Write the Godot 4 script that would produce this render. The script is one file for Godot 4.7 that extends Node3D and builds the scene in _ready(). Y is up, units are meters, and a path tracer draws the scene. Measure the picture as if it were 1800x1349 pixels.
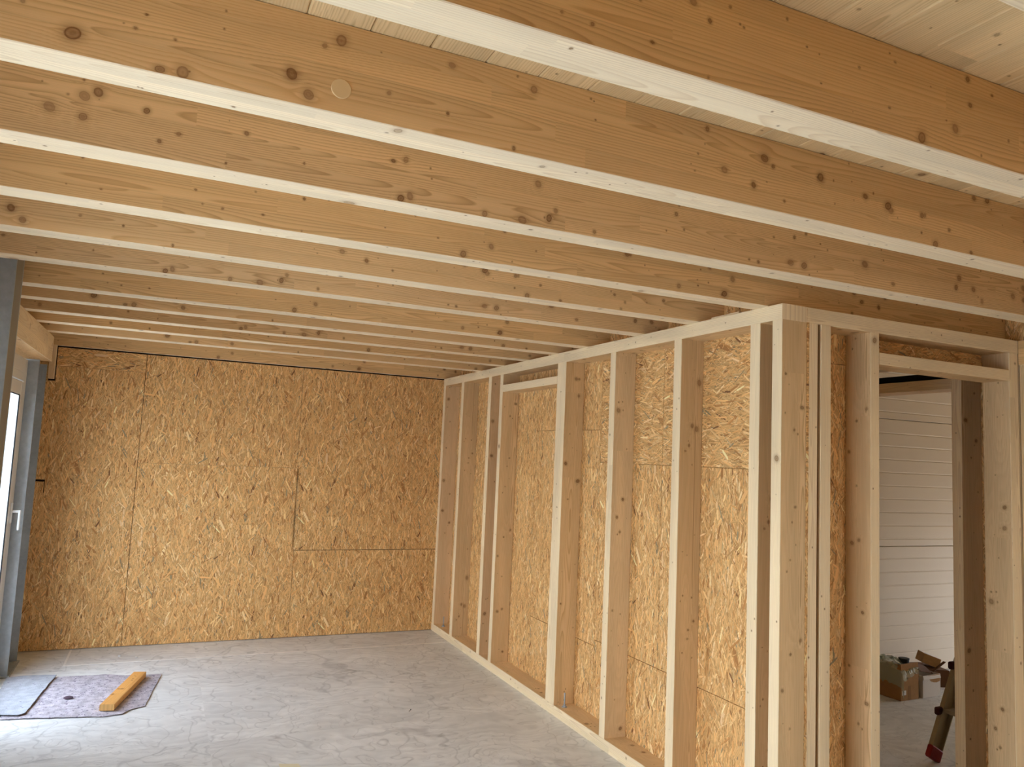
extends Node3D
# A timber-framed room under construction: exposed joists, OSB walls, stud partition, hall beyond a door opening.

const H := 2.4464      # underside of the joists / top of the wall plates
const DK := 2.6607     # underside of the deck
const TP := 0.0728     # top plate height
const BP := 0.068      # sole plate height
const SD := 0.1494     # stud depth
const LB := 4.600      # back wall distance
const XL := -3.31      # inner face of the beam on the glazed side
const XG := -3.44      # inner face of the window frames

var M := {}
var names := {}
var rng := RandomNumberGenerator.new()

func _ready() -> void:
	rng.seed = 4711
	# ---------------------------------------------------------------- camera, sky, exposure
	var cam := Camera3D.new()
	cam.name = "camera"
	cam.fov = rad_to_deg(2.0 * atan(674.5 / 1343.71))
	cam.near = 0.05
	cam.far = 200.0
	cam.transform = Transform3D(Basis(Vector3(0.909358, 0.044081, 0.413672), Vector3(-0.079840, 0.994378, 0.069549), Vector3(-0.408281, -0.096273, 0.907765)), Vector3(-2.4994, 1.696, 2.6124))
	add_child(cam)
	var sky_mat := ProceduralSkyMaterial.new()
	sky_mat.sky_top_color = Color(0.84, 0.91, 1.0)
	sky_mat.sky_horizon_color = Color(0.95, 0.975, 1.0)
	sky_mat.sky_energy_multiplier = 1.0
	sky_mat.ground_bottom_color = Color(0.6, 0.6, 0.6)
	sky_mat.ground_horizon_color = Color(0.75, 0.75, 0.75)
	var sky := Sky.new()
	sky.sky_material = sky_mat
	var env := Environment.new()
	env.background_mode = Environment.BG_SKY
	env.sky = sky
	env.tonemap_mode = Environment.TONE_MAPPER_LINEAR
	env.tonemap_exposure = EXPOSURE
	env.sdfgi_enabled = true
	env.ssao_enabled = true
	env.ssil_enabled = true
	var we := WorldEnvironment.new()
	we.name = "world_environment"
	we.environment = env
	add_child(we)

	make_materials()
	build_shell()
	build_ceiling()
	build_left_side()
	build_stud_wall()
	build_door_wall()
	build_hall()
	build_floor_things()

const EXPOSURE := 11.3

# ==================================================================== node helpers
func put(called: String, mesh: Mesh, mat: Material, parent: Node = self) -> MeshInstance3D:
	var o := MeshInstance3D.new()
	o.name = numbered(called, parent)
	o.mesh = mesh
	if mat:
		o.material_override = mat
	o.cast_shadow = GeometryInstance3D.SHADOW_CASTING_SETTING_ON
	parent.add_child(o, true)
	return o

func numbered(called: String, parent: Node) -> String:
	var key := str(parent.get_instance_id()) + called
	var n: int = names.get(key, 0)
	names[key] = n + 1
	return called if n == 0 else "%s_%03d" % [called, n]

func group_node(called: String, at := Vector3.ZERO) -> Node3D:
	var o := Node3D.new()
	o.name = numbered(called, self)
	o.position = at
	add_child(o, true)
	return o

func tag(o: Node, label: String, category: String, grp := "") -> Node:
	o.set_meta("label", label)
	o.set_meta("category", category)
	if grp:
		o.set_meta("group", grp)
	return o

func structure(o: Node, label: String, category: String) -> Node:
	o.set_meta("kind", "structure")
	return tag(o, label, category)

# ==================================================================== mesh helpers
func st_new() -> SurfaceTool:
	var st := SurfaceTool.new()
	st.begin(Mesh.PRIMITIVE_TRIANGLES)
	return st

func tri(st: SurfaceTool, p: Array, uv: Array, n: Vector3) -> void:
	var a: Vector3 = p[0]
	var b: Vector3 = p[1]
	var c: Vector3 = p[2]
	var order := [0, 1, 2]
	if (c - a).cross(b - a).dot(n) < 0.0:
		order = [0, 2, 1]
	for i in order:
		st.set_normal(n)
		st.set_uv(uv[i])
		st.add_vertex(p[i])

func quad(st: SurfaceTool, a: Vector3, b: Vector3, c: Vector3, d: Vector3, ua: Vector2, ub: Vector2, uc: Vector2, ud: Vector2, towards: Vector3) -> void:
	var n := (c - a).cross(b - a)
	if n.length() < 1e-12:
		n = (d - a).cross(c - a)
	n = n.normalized()
	if n.dot(towards) < 0.0:
		n = -n
	tri(st, [a, b, c], [ua, ub, uc], n)
	tri(st, [a, c, d], [ua, uc, ud], n)

# A sawn timber: L along local x, W along y, T along z; long edges chamfered. The wide faces take the upper band of the
# grain sheet (0..vs), the narrow faces the lower band (vs..1). The result is turned so that x runs along `axis`.
func timber_mesh(l: float, w: float, t: float, sheet: Dictionary, cham := 0.0022, u0 := -1.0) -> ArrayMesh:
	var st := st_new()
	var tex_l: float = sheet.len
	var vs: float = sheet.vs
	var wu := minf(1.0, w / float(sheet.w)) * (vs - 0.008)
	var tu := minf(1.0, t / float(sheet.t)) * (1.0 - vs - 0.008)
	var us := [rng.randf(), rng.randf(), rng.randf(), rng.randf()]
	if u0 >= 0.0:
		us[0] = u0
	var hl := l / 2.0
	var hw := w / 2.0
	var ht := t / 2.0
	var c := minf(cham, t * 0.2)
	var du := l / tex_l
	var v0 := 0.004 + (vs - 0.008 - wu) * rng.randf()
	var n0 := vs + 0.004 + (1.0 - vs - 0.008 - tu) * rng.randf()
	for s in [1.0, -1.0]:
		var k := 0 if s > 0 else 1
		var ua: float = us[k]
		# wide face (normal ±z)
		quad(st, Vector3(-hl, -hw + c, s * ht), Vector3(hl, -hw + c, s * ht), Vector3(hl, hw - c, s * ht), Vector3(-hl, hw - c, s * ht),
			Vector2(ua, v0 + wu), Vector2(ua + du, v0 + wu), Vector2(ua + du, v0), Vector2(ua, v0), Vector3(0, 0, s))
		# narrow face (normal ±y)
		var ub: float = us[2 + k]
		quad(st, Vector3(-hl, s * hw, -ht + c), Vector3(hl, s * hw, -ht + c), Vector3(hl, s * hw, ht - c), Vector3(-hl, s * hw, ht - c),
			Vector2(ub, n0 + tu), Vector2(ub + du, n0 + tu), Vector2(ub + du, n0), Vector2(ub, n0), Vector3(0, s, 0))
		# chamfers
		for r in [1.0, -1.0]:
			quad(st, Vector3(-hl, s * (hw - c), r * ht), Vector3(hl, s * (hw - c), r * ht), Vector3(hl, s * hw, r * (ht - c)), Vector3(-hl, s * hw, r * (ht - c)),
				Vector2(ub, n0), Vector2(ub + du, n0), Vector2(ub + du, n0 + 0.004), Vector2(ub, n0 + 0.004), Vector3(0, s, r))
		# sawn end
		var x: float = s * hl
		var ring := [Vector3(x, -hw + c, -ht), Vector3(x, hw - c, -ht), Vector3(x, hw, -ht + c), Vector3(x, hw, ht - c), Vector3(x, hw - c, ht), Vector3(x, -hw + c, ht), Vector3(x, -hw, ht - c), Vector3(x, -hw, -ht + c)]
		for i in range(1, 7):
			var p := [ring[0], ring[i], ring[i + 1]]
			var uv := []
			for q in p:
				uv.append(Vector2(us[2] + q.z * 0.08, n0 + tu * (0.5 + 0.9 * q.y / maxf(w, 0.01)) * 0.9))
			tri(st, p, uv, Vector3(s, 0, 0))
	return st.commit()

# axis: direction of the length; wide: direction of the width W.
func timber(called: String, lo: Vector3, hi: Vector3, axis: Vector3, wide: Vector3, sheet: Dictionary, parent: Node = self, u0 := -1.0) -> MeshInstance3D:
	var size := hi - lo
	var l := absf(size.dot(axis))
	var w := absf(size.dot(wide))
	var thin := axis.cross(wide)
	var t := absf(size.dot(thin))
	var o := put(called, timber_mesh(l, w, t, sheet, 0.0022, u0), sheet.mats[rng.randi() % sheet.mats.size()], parent)
	var base := Vector3.ZERO
	if parent is Node3D and parent != self:
		base = parent.position
	o.transform = Transform3D(Basis(axis, wide, thin), (lo + hi) / 2.0 - base)
	return o

# A box with chamfered edges (all twelve), uv = metres * scale by the dominant plane.
func box_mesh(size: Vector3, c := 0.002, uvs := 1.0, off := Vector2.ZERO, swap := false) -> ArrayMesh:
	var st := st_new()
	add_box(st, Transform3D(), size, c, uvs, off, swap)
	return st.commit()

func uv_of(p: Vector3, n: Vector3, s: float, off: Vector2, swap: bool) -> Vector2:
	var a := n.abs()
	var v: Vector2
	if a.x >= a.y and a.x >= a.z:
		v = Vector2(p.z, -p.y)
	elif a.y >= a.z:
		v = Vector2(p.x, p.z)
	else:
		v = Vector2(p.x, -p.y)
	if swap:
		v = Vector2(v.y, v.x)
	return v * s + off

func add_box(st: SurfaceTool, xf: Transform3D, size: Vector3, c := 0.002, uvs := 1.0, off := Vector2.ZERO, swap := false) -> void:
	var h := size / 2.0
	c = minf(c, minf(h.x, minf(h.y, h.z)) * 0.5)
	var ax := [Vector3(1, 0, 0), Vector3(0, 1, 0), Vector3(0, 0, 1)]
	for i in 3:
		var n: Vector3 = ax[i]
		var u: Vector3 = ax[(i + 1) % 3]
		var v: Vector3 = ax[(i + 2) % 3]
		var hn: float = h.dot(n)
		var hu: float = h.dot(u) - c
		var hv: float = h.dot(v) - c
		for s in [1.0, -1.0]:
			var p := [n * hn * s - u * hu - v * hv, n * hn * s + u * hu - v * hv, n * hn * s + u * hu + v * hv, n * hn * s - u * hu + v * hv]
			var uv := []
			for q in p:
				uv.append(uv_of(q, n, uvs, off, swap))
			quad(st, xf * p[0], xf * p[1], xf * p[2], xf * p[3], uv[0], uv[1], uv[2], uv[3], xf.basis * (n * s))
			# edge chamfers between n and u
			for r in [1.0, -1.0]:
				var e1: Vector3 = n * hn * s + u * (hu * r)
				var e2: Vector3 = n * (hn - c) * s + u * ((hu + c) * r)
				var e := [e1 - v * hv, e1 + v * hv, e2 + v * hv, e2 - v * hv]
				var ue := []
				for q in e:
					ue.append(uv_of(q, n, uvs, off, swap))
				quad(st, xf * e[0], xf * e[1], xf * e[2], xf * e[3], ue[0], ue[1], ue[2], ue[3], xf.basis * (n * s + u * r))
	for sx in [1.0, -1.0]:
		for sy in [1.0, -1.0]:
			for sz in [1.0, -1.0]:
				var a := Vector3(sx * h.x, sy * (h.y - c), sz * (h.z - c))
				var b := Vector3(sx * (h.x - c), sy * h.y, sz * (h.z - c))
				var d := Vector3(sx * (h.x - c), sy * (h.y - c), sz * h.z)
				var u0 := uv_of(a, Vector3.UP, uvs, off, swap)
				tri(st, [xf * a, xf * b, xf * d], [u0, u0, u0], xf.basis * Vector3(sx, sy, sz).normalized())

func block(called: String, lo: Vector3, hi: Vector3, mat: Material, parent: Node = self, c := 0.002, uvs := 1.0, off := Vector2.ZERO, swap := false) -> MeshInstance3D:
	var o := put(called, box_mesh(hi - lo, c, uvs, off, swap), mat, parent)
	var base := Vector3.ZERO
	if parent is Node3D and parent != self:
		base = parent.position
	o.position = (lo + hi) / 2.0 - base
	return o

# profile (closed polygon in local xy, convex or not) extruded along local z from 0 to depth
func extrude_mesh(poly: PackedVector2Array, depth: float, uvs := 1.0) -> ArrayMesh:
	var st := st_new()
	add_extrude(st, Transform3D(), poly, depth, uvs)
	return st.commit()

func add_extrude(st: SurfaceTool, xf: Transform3D, poly: PackedVector2Array, depth: float, uvs := 1.0) -> void:
	if not Geometry2D.is_polygon_clockwise(poly):
		poly = poly.duplicate()
		poly.reverse()
	var n := poly.size()
	var run := 0.0
	for i in n:
		var a := poly[i]
		var b := poly[(i + 1) % n]
		var d := b - a
		var out := Vector3(-d.y, d.x, 0)   # outward for a clockwise outline (y up)
		var l := d.length()
		quad(st, xf * Vector3(a.x, a.y, 0), xf * Vector3(b.x, b.y, 0), xf * Vector3(b.x, b.y, depth), xf * Vector3(a.x, a.y, depth),
			Vector2(run, 0) * uvs, Vector2(run + l, 0) * uvs, Vector2(run + l, depth) * uvs, Vector2(run, depth) * uvs, xf.basis * out)
		run += l
	var idx := Geometry2D.triangulate_polygon(poly)
	for k in range(0, idx.size(), 3):
		for z in [0.0, depth]:
			var p := []
			var uv := []
			for j in 3:
				var q := poly[idx[k + j]]
				p.append(xf * Vector3(q.x, q.y, z))
				uv.append(q * uvs)
			tri(st, p, uv, xf.basis * Vector3(0, 0, -1 if z == 0.0 else 1))

# lathe round local y: points (radius, y)
func add_lathe(st: SurfaceTool, xf: Transform3D, prof: Array, seg := 16) -> void:
	for i in prof.size() - 1:
		var a: Vector2 = prof[i]
		var b: Vector2 = prof[i + 1]
		for k in seg:
			var t0 := TAU * k / seg
			var t1 := TAU * (k + 1) / seg
			var mid := (t0 + t1) / 2.0
			var d := b - a
			var out := Vector3(cos(mid) * d.y, -d.x, sin(mid) * d.y)
			var p := [Vector3(a.x * cos(t0), a.y, a.x * sin(t0)), Vector3(a.x * cos(t1), a.y, a.x * sin(t1)), Vector3(b.x * cos(t1), b.y, b.x * sin(t1)), Vector3(b.x * cos(t0), b.y, b.x * sin(t0))]
			var u := float(k) / seg
			if a.x > 1e-6:
				if b.x > 1e-6:
					quad(st, xf * p[0], xf * p[1], xf * p[2], xf * p[3], Vector2(u, a.y), Vector2(u + 1.0 / seg, a.y), Vector2(u + 1.0 / seg, b.y), Vector2(u, b.y), xf.basis * out)
				else:
					tri(st, [xf * p[0], xf * p[1], xf * p[2]], [Vector2(u, 0), Vector2(u, 0), Vector2(u, 0)], (xf.basis * out).normalized())
			elif b.x > 1e-6:
				tri(st, [xf * p[0], xf * p[2], xf * p[3]], [Vector2(u, 0), Vector2(u, 0), Vector2(u, 0)], (xf.basis * out).normalized())

# ==================================================================== textures
func pack(r: float, g: float, b: float) -> int:
	return int(clampf(r, 0, 255)) | (int(clampf(g, 0, 255)) << 8) | (int(clampf(b, 0, 255)) << 16) | (255 << 24)

func tex_from(arr: PackedInt32Array, w: int, h: int) -> ImageTexture:
	return ImageTexture.create_from_image(Image.create_from_data(w, h, false, Image.FORMAT_RGBA8, arr.to_byte_array()))

# one band of sawn spruce: rows y0..y0+rows of arr; len_m x wid_m metres, split in `lams` laminations
func wood_band(arr: PackedInt32Array, w: int, y0: int, rows: int, len_m: float, wid_m: float, lams: int, sd: int, knots_per_m2: float, big: float, base: Color, ring_amp: float) -> void:
	var r := RandomNumberGenerator.new()
	r.seed = sd
	var noise := FastNoiseLite.new()
	noise.seed = sd
	noise.noise_type = FastNoiseLite.TYPE_SIMPLEX
	noise.frequency = 1.0
	noise.fractal_type = FastNoiseLite.FRACTAL_NONE
	var n := w * rows
	var disp := PackedFloat32Array()
	disp.resize(n)
	var kn := PackedFloat32Array()      # knot darkness
	kn.resize(n)
	var mu := len_m / w
	var mv := wid_m / rows
	var lam_w := wid_m / lams
	var count := int(knots_per_m2 * len_m * wid_m)
	for i in count:
		var ku := r.randf() * len_m
		var lam := r.randi() % lams
		var kv := (lam + 0.12 + 0.76 * r.randf()) * lam_w
		var rad := 0.0014 + 0.0022 * r.randf()
		var kind := r.randf()
		if kind < big:
			rad = 0.0055 + 0.0085 * r.randf()
		elif kind < big + 0.2:
			rad = 0.003 + 0.003 * r.randf()
		var stretch := 0.75 + 0.5 * r.randf()
		var dark := 0.55 + 0.45 * r.randf()
		var iu := int(ku / mu)
		var iv := int(kv / mv)
		var ru := int(rad * 6.0 / mu) + 2
		var rv := int(rad * 4.0 / mv) + 2
		for y in range(maxi(0, iv - rv), mini(rows, iv + rv + 1)):
			var dv := (y + 0.5) * mv - kv
			for xx in range(iu - ru, iu + ru + 1):
				var du := ((xx + 0.5) * mu - ku) / stretch
				var at := y * w + posmod(xx, w)
				var e := exp(-du * du / (6.0 * rad * rad)) * exp(-absf(dv) / (1.5 * rad))
				disp[at] += rad * 1.1 * e * dv / (absf(dv) + 0.4 * rad)
				var q := sqrt(du * du + dv * dv) / rad
				q += 0.06 * sin(atan2(dv, du) * 2.0 + i)
				if q < 1.0:
					var rim := clampf(1.0 - absf(q - 0.86) / 0.16, 0.0, 1.0)
					var ringk := 0.60 + 0.07 * sin(q * 9.0 + i) + 0.26 * rim
					kn[at] = maxf(kn[at], ringk * dark * clampf((1.04 - q) / 0.12, 0.0, 1.0))
				if q < 2.6:
					var halo := minf((2.6 - q) / 1.6, 1.0)
					kn[at] = maxf(kn[at], 0.30 * halo * halo * dark)
	var lam_off := []
	for l in lams:
		var seg := []
		var u := r.randf() * 0.6
		while u < len_m:
			seg.append([u, r.randf() * 50.0, r.randf_range(-1, 1), r.randf_range(-0.35, 1.35), r.randf_range(0.5, 1.2)])
			u += r.randf_range(0.9, 2.6)
		if seg.is_empty():
			seg.append([0.0, 3.0, 0.0, 0.5, 1.0])
		lam_off.append(seg)
	var rad_u := len_m / TAU
	var cs := PackedFloat32Array()
	var sn := PackedFloat32Array()
	cs.resize(w)
	sn.resize(w)
	for x in w:
		cs[x] = cos(TAU * x / w) * rad_u
		sn[x] = sin(TAU * x / w) * rad_u
	var br := base.r * 255.0
	var bg := base.g * 255.0
	var bb := base.b * 255.0
	for y in rows:
		var v := (y + 0.5) * mv
		var lam := mini(int(v / lam_w), lams - 1)
		var lv := v - lam * lam_w
		var segs: Array = lam_off[lam]
		var si := segs.size() - 1
		var seam := 0.0
		if lams > 1 and (lv < mv * 1.01) and lam > 0:
			seam = 0.05
		var off: float = segs[si][1]
		var tone: float = segs[si][2]
		var vc: float = segs[si][3]
		var amp: float = segs[si][4]
		var nxt := 0
		for x in w:
			if nxt < segs.size() and x * mu >= float(segs[nxt][0]):
				off = segs[nxt][1]
				tone = segs[nxt][2]
				vc = segs[nxt][3]
				amp = segs[nxt][4]
				nxt += 1
			var at := y * w + x
			var c := cs[x]
			var s := sn[x]
			var lowf := noise.get_noise_3d(c * 0.9 + off, s * 0.9, lv * 9.0)
			var vv := lv - disp[at] - vc * lam_w
			var hh := 0.020 + 0.016 * lowf + 0.026 * noise.get_noise_3d(c * 0.35 + off, s * 0.35 + 7.0, 0.0)
			var dist := sqrt(vv * vv + hh * hh) + lowf * 0.0025
			var ph := dist * 155.0 + off
			var f := ph - floorf(ph)
			var ring := f * f * f * (1.0 if f < 0.93 else (1.0 - f) / 0.07)
			var fine := noise.get_noise_3d(c * 5.0, s * 5.0 + off, v * 620.0)
			var t := 1.0 + tone * (0.028 if ring_amp > 0.1 else 0.010) + lowf * 0.035 + fine * 0.024 - ring * ring_amp * amp - seam
			var k := kn[at]
			# early wood to late wood shifts towards red brown
			var wr := br * t
			var wg := bg * (t - ring * ring_amp * 0.35)
			var wb := bb * (t - ring * ring_amp * 0.8)
			if k > 0.0:
				wr = lerpf(wr, 104.0, k)
				wg = lerpf(wg, 66.0, k)
				wb = lerpf(wb, 34.0, k)
			arr[(y0 + y) * w + x] = pack(wr, wg, wb)

func grain_sheet(w: int, rs: int, rn: int, len_m: float, wid: float, thin: float, lams_s: int, lams_n: int, sd: int, knots: float, big: float, base: Color, nbase: Color, ring_amp: float) -> ImageTexture:
	var arr := PackedInt32Array()
	arr.resize(w * (rs + rn))
	wood_band(arr, w, 0, rs, len_m, wid, lams_s, sd, knots, big, base, ring_amp)
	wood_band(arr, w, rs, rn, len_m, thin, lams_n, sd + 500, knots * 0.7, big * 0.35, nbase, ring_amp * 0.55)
	return tex_from(arr, w, rs + rn)

func wood_material(t: Texture2D, tint := Color.WHITE, rough := 0.72) -> StandardMaterial3D:
	var m := StandardMaterial3D.new()
	m.albedo_texture = t
	m.albedo_color = tint
	m.roughness = rough
	m.metallic_specular = 0.35
	return m

# oriented strand board: overlapping strands, mostly along v
func osb(n: int, metres: float, sd: int, spread: float) -> Array:
	var r := RandomNumberGenerator.new()
	r.seed = sd
	var arr := PackedInt32Array()
	arr.resize(n * n)
	arr.fill(pack(188, 142, 86))
	var hgt := PackedByteArray()
	hgt.resize(n * n)
	var ppm := n / metres
	var total := 0
	var goal := int(n * n * 3.1)
	while total < goal:
		var layer := float(total) / goal
		var len_px := r.randf_range(0.03, 0.115) * ppm
		var wid_px := r.randf_range(0.0018, 0.0105) * ppm
		if r.randf() < 0.08:
			wid_px *= 2.0
		if layer > 0.6 and r.randf() < 0.45:
			len_px *= 0.5
			wid_px = r.randf_range(0.0012, 0.0042) * ppm
		var dev := clampf(r.randfn(0.0, spread), -1.5, 1.5)
		var cx := r.randf() * n
		var cy := r.randf() * n
		# strand colour
		var tone := r.randfn(0.0, 0.05)
		var base := Vector3(214, 168, 108)
		var pick := r.randf()
		if pick < 0.05:
			base = Vector3(236, 200, 148)
		elif pick < 0.20:
			base = Vector3(226, 187, 129)
		elif pick < 0.34:
			base = Vector3(200, 150, 92)
		elif pick < 0.41:
			base = Vector3(176, 124, 70)
		elif pick < 0.428:
			base = Vector3(140, 126, 96)
		elif pick < 0.434:
			base = Vector3(120, 80, 46)
		base *= 1.05 + tone + (layer - 0.6) * 0.10
		var shades := PackedInt32Array()
		for i in 9:
			var q := 1.0 + r.randfn(0.0, 0.045)
			shades.append(pack(base.x * q, base.y * q, base.z * q))
		var edge := pack(base.x * 0.86, base.y * 0.83, base.z * 0.78)  # darker rim paints a small shadow along one side of the strand
		var lift := clampi(60 + int(layer * 120.0) + r.randi_range(-40, 40), 0, 255)
		var steep := absf(dev) < 0.8
		var slope := tan(dev) if steep else tan(PI / 2.0 - absf(dev)) * signf(dev)
		var runl := int(len_px * (cos(dev) if steep else absf(sin(dev))))
		var cross := wid_px / (cos(dev) if steep else absf(sin(dev)))
		var half := maxi(runl / 2, 2)
		var jag := r.randf_range(0.3, 1.0)
		for i in range(-half, half + 1):
			var tt := absf(float(i) / half)
			var wv := cross * minf(1.0, (1.0 - tt) * (1.3 + 3.5 * jag) + 0.1)
			var mid := i * slope
			var a := int(floorf(mid - wv / 2.0))
			var b := int(floorf(mid + wv / 2.0))
			if steep:
				var yy := posmod(int(cy) + i, n) * n
				for j in range(a, b + 1):
					var at := yy + posmod(int(cx) + j, n)
					arr[at] = edge if (j == b and b > a + 1) else shades[(j - int(mid) + 90) % 9]
					hgt[at] = lift
			else:
				var xx := posmod(int(cx) + i, n)
				for j in range(a, b + 1):
					var at := posmod(int(cy) + j, n) * n + xx
					arr[at] = edge if (j == b and b > a + 1) else shades[(j - int(mid) + 90) % 9]
					hgt[at] = lift
			total += b - a + 1
	var bump := ImageTexture.create_from_image(Image.create_from_data(n, n, false, Image.FORMAT_L8, hgt))
	return [tex_from(arr, n, n), bump]

func concrete(n: int, metres: float) -> ImageTexture:
	var a := FastNoiseLite.new()
	a.seed = 5
	a.noise_type = FastNoiseLite.TYPE_SIMPLEX
	a.frequency = 1.0
	a.fractal_type = FastNoiseLite.FRACTAL_NONE
	var arr := PackedInt32Array()
	arr.resize(n * n)
	var m := metres / n
	for y in n:
		for x in n:
			var u := x * m
			var v := y * m
			var wx := a.get_noise_2d(u * 1.3, v * 1.3 + 9.0)
			var wy := a.get_noise_2d(u * 4.6 + 31.0, v * 4.6)
			var wz := a.get_noise_2d(u * 11.0 + 3.0, v * 11.0 + 70.0)
			# thin dark veins: long ones along z, shorter drawn-out ones along x, and a fine web
			var l1 := absf(a.get_noise_2d(u * 1.55 + wx * 0.30 + wy * 0.10, v * 0.20 + 5.0))
			var l2 := absf(a.get_noise_2d(u * 0.75 + v * 0.45 + wy * 0.22 + 60.0, v * 2.1 - u * 0.5 + wx * 0.6 + wz * 0.05))
			var l3 := absf(a.get_noise_2d(u * 1.7 + 17.0 + wy * 0.35, v * 3.4 + wx * 0.9 + wz * 0.12))
			var l4 := absf(a.get_noise_2d(u * 5.0 + wz * 0.5 + 8.0, v * 6.5 + wy * 0.8))
			var patch := 0.55 + 0.9 * a.get_noise_2d(u * 0.8 + 44.0, v * 0.8)
			var vein := 0.0
			if l1 < 0.075:
				vein += (0.075 - l1) / 0.075 * 0.105
			if l2 < 0.085:
				vein += (0.085 - l2) / 0.085 * 0.095
			if l3 < 0.10:
				vein += (0.10 - l3) / 0.10 * 0.085 * clampf(patch + 0.15, 0.0, 1.0)
			if l4 < 0.09:
				vein += (0.09 - l4) / 0.09 * 0.035 * clampf(patch, 0.0, 1.0)
			var streak := a.get_noise_2d(u * 2.2 + wy * 0.25 + 12.0, v * 15.0 - u * 2.0 + wx * 1.5 + wz * 0.2)
			var cloud := a.get_noise_2d(u * 0.7 + 3.0, v * 0.9) * 0.035 + wy * 0.014 + wz * 0.010 + streak * 0.030
			var t := 1.0 + cloud - minf(vein, 0.17)
			arr[y * n + x] = pack(226.0 * t, 227.0 * t, 225.0 * t)
	return tex_from(arr, n, n)

func speckle(n: int, sd: int, base: Color, amp: float, blots: int, dark: Color) -> ImageTexture:
	var a := FastNoiseLite.new()
	a.seed = sd
	a.frequency = 1.0
	a.fractal_type = FastNoiseLite.FRACTAL_NONE
	var r := RandomNumberGenerator.new()
	r.seed = sd
	var arr := PackedInt32Array()
	arr.resize(n * n)
	for y in n:
		for x in n:
			var t := 1.0 + amp * (a.get_noise_2d(x * 0.03, y * 0.03) + 0.8 * a.get_noise_2d(x * 0.21, y * 0.16) + r.randf_range(-0.5, 0.5))
			arr[y * n + x] = pack(base.r * 255 * t, base.g * 255 * t, base.b * 255 * t)
	for i in blots:
		var cx := r.randi() % n
		var cy := r.randi() % n
		var l := r.randi_range(1, 4)
		for y in range(-l, l + 1):
			for x in range(-l, l + 1):
				if x * x + y * y <= l * l * r.randf():
					arr[posmod(cy + y, n) * n + posmod(cx + x, n)] = pack(dark.r * 255, dark.g * 255, dark.b * 255)
	return tex_from(arr, n, n)

func plain(c: Color, rough := 0.7, metal := 0.0, spec := 0.4) -> StandardMaterial3D:
	var m := StandardMaterial3D.new()
	m.albedo_color = c
	m.roughness = rough
	m.metallic = metal
	m.metallic_specular = spec
	return m

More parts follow.
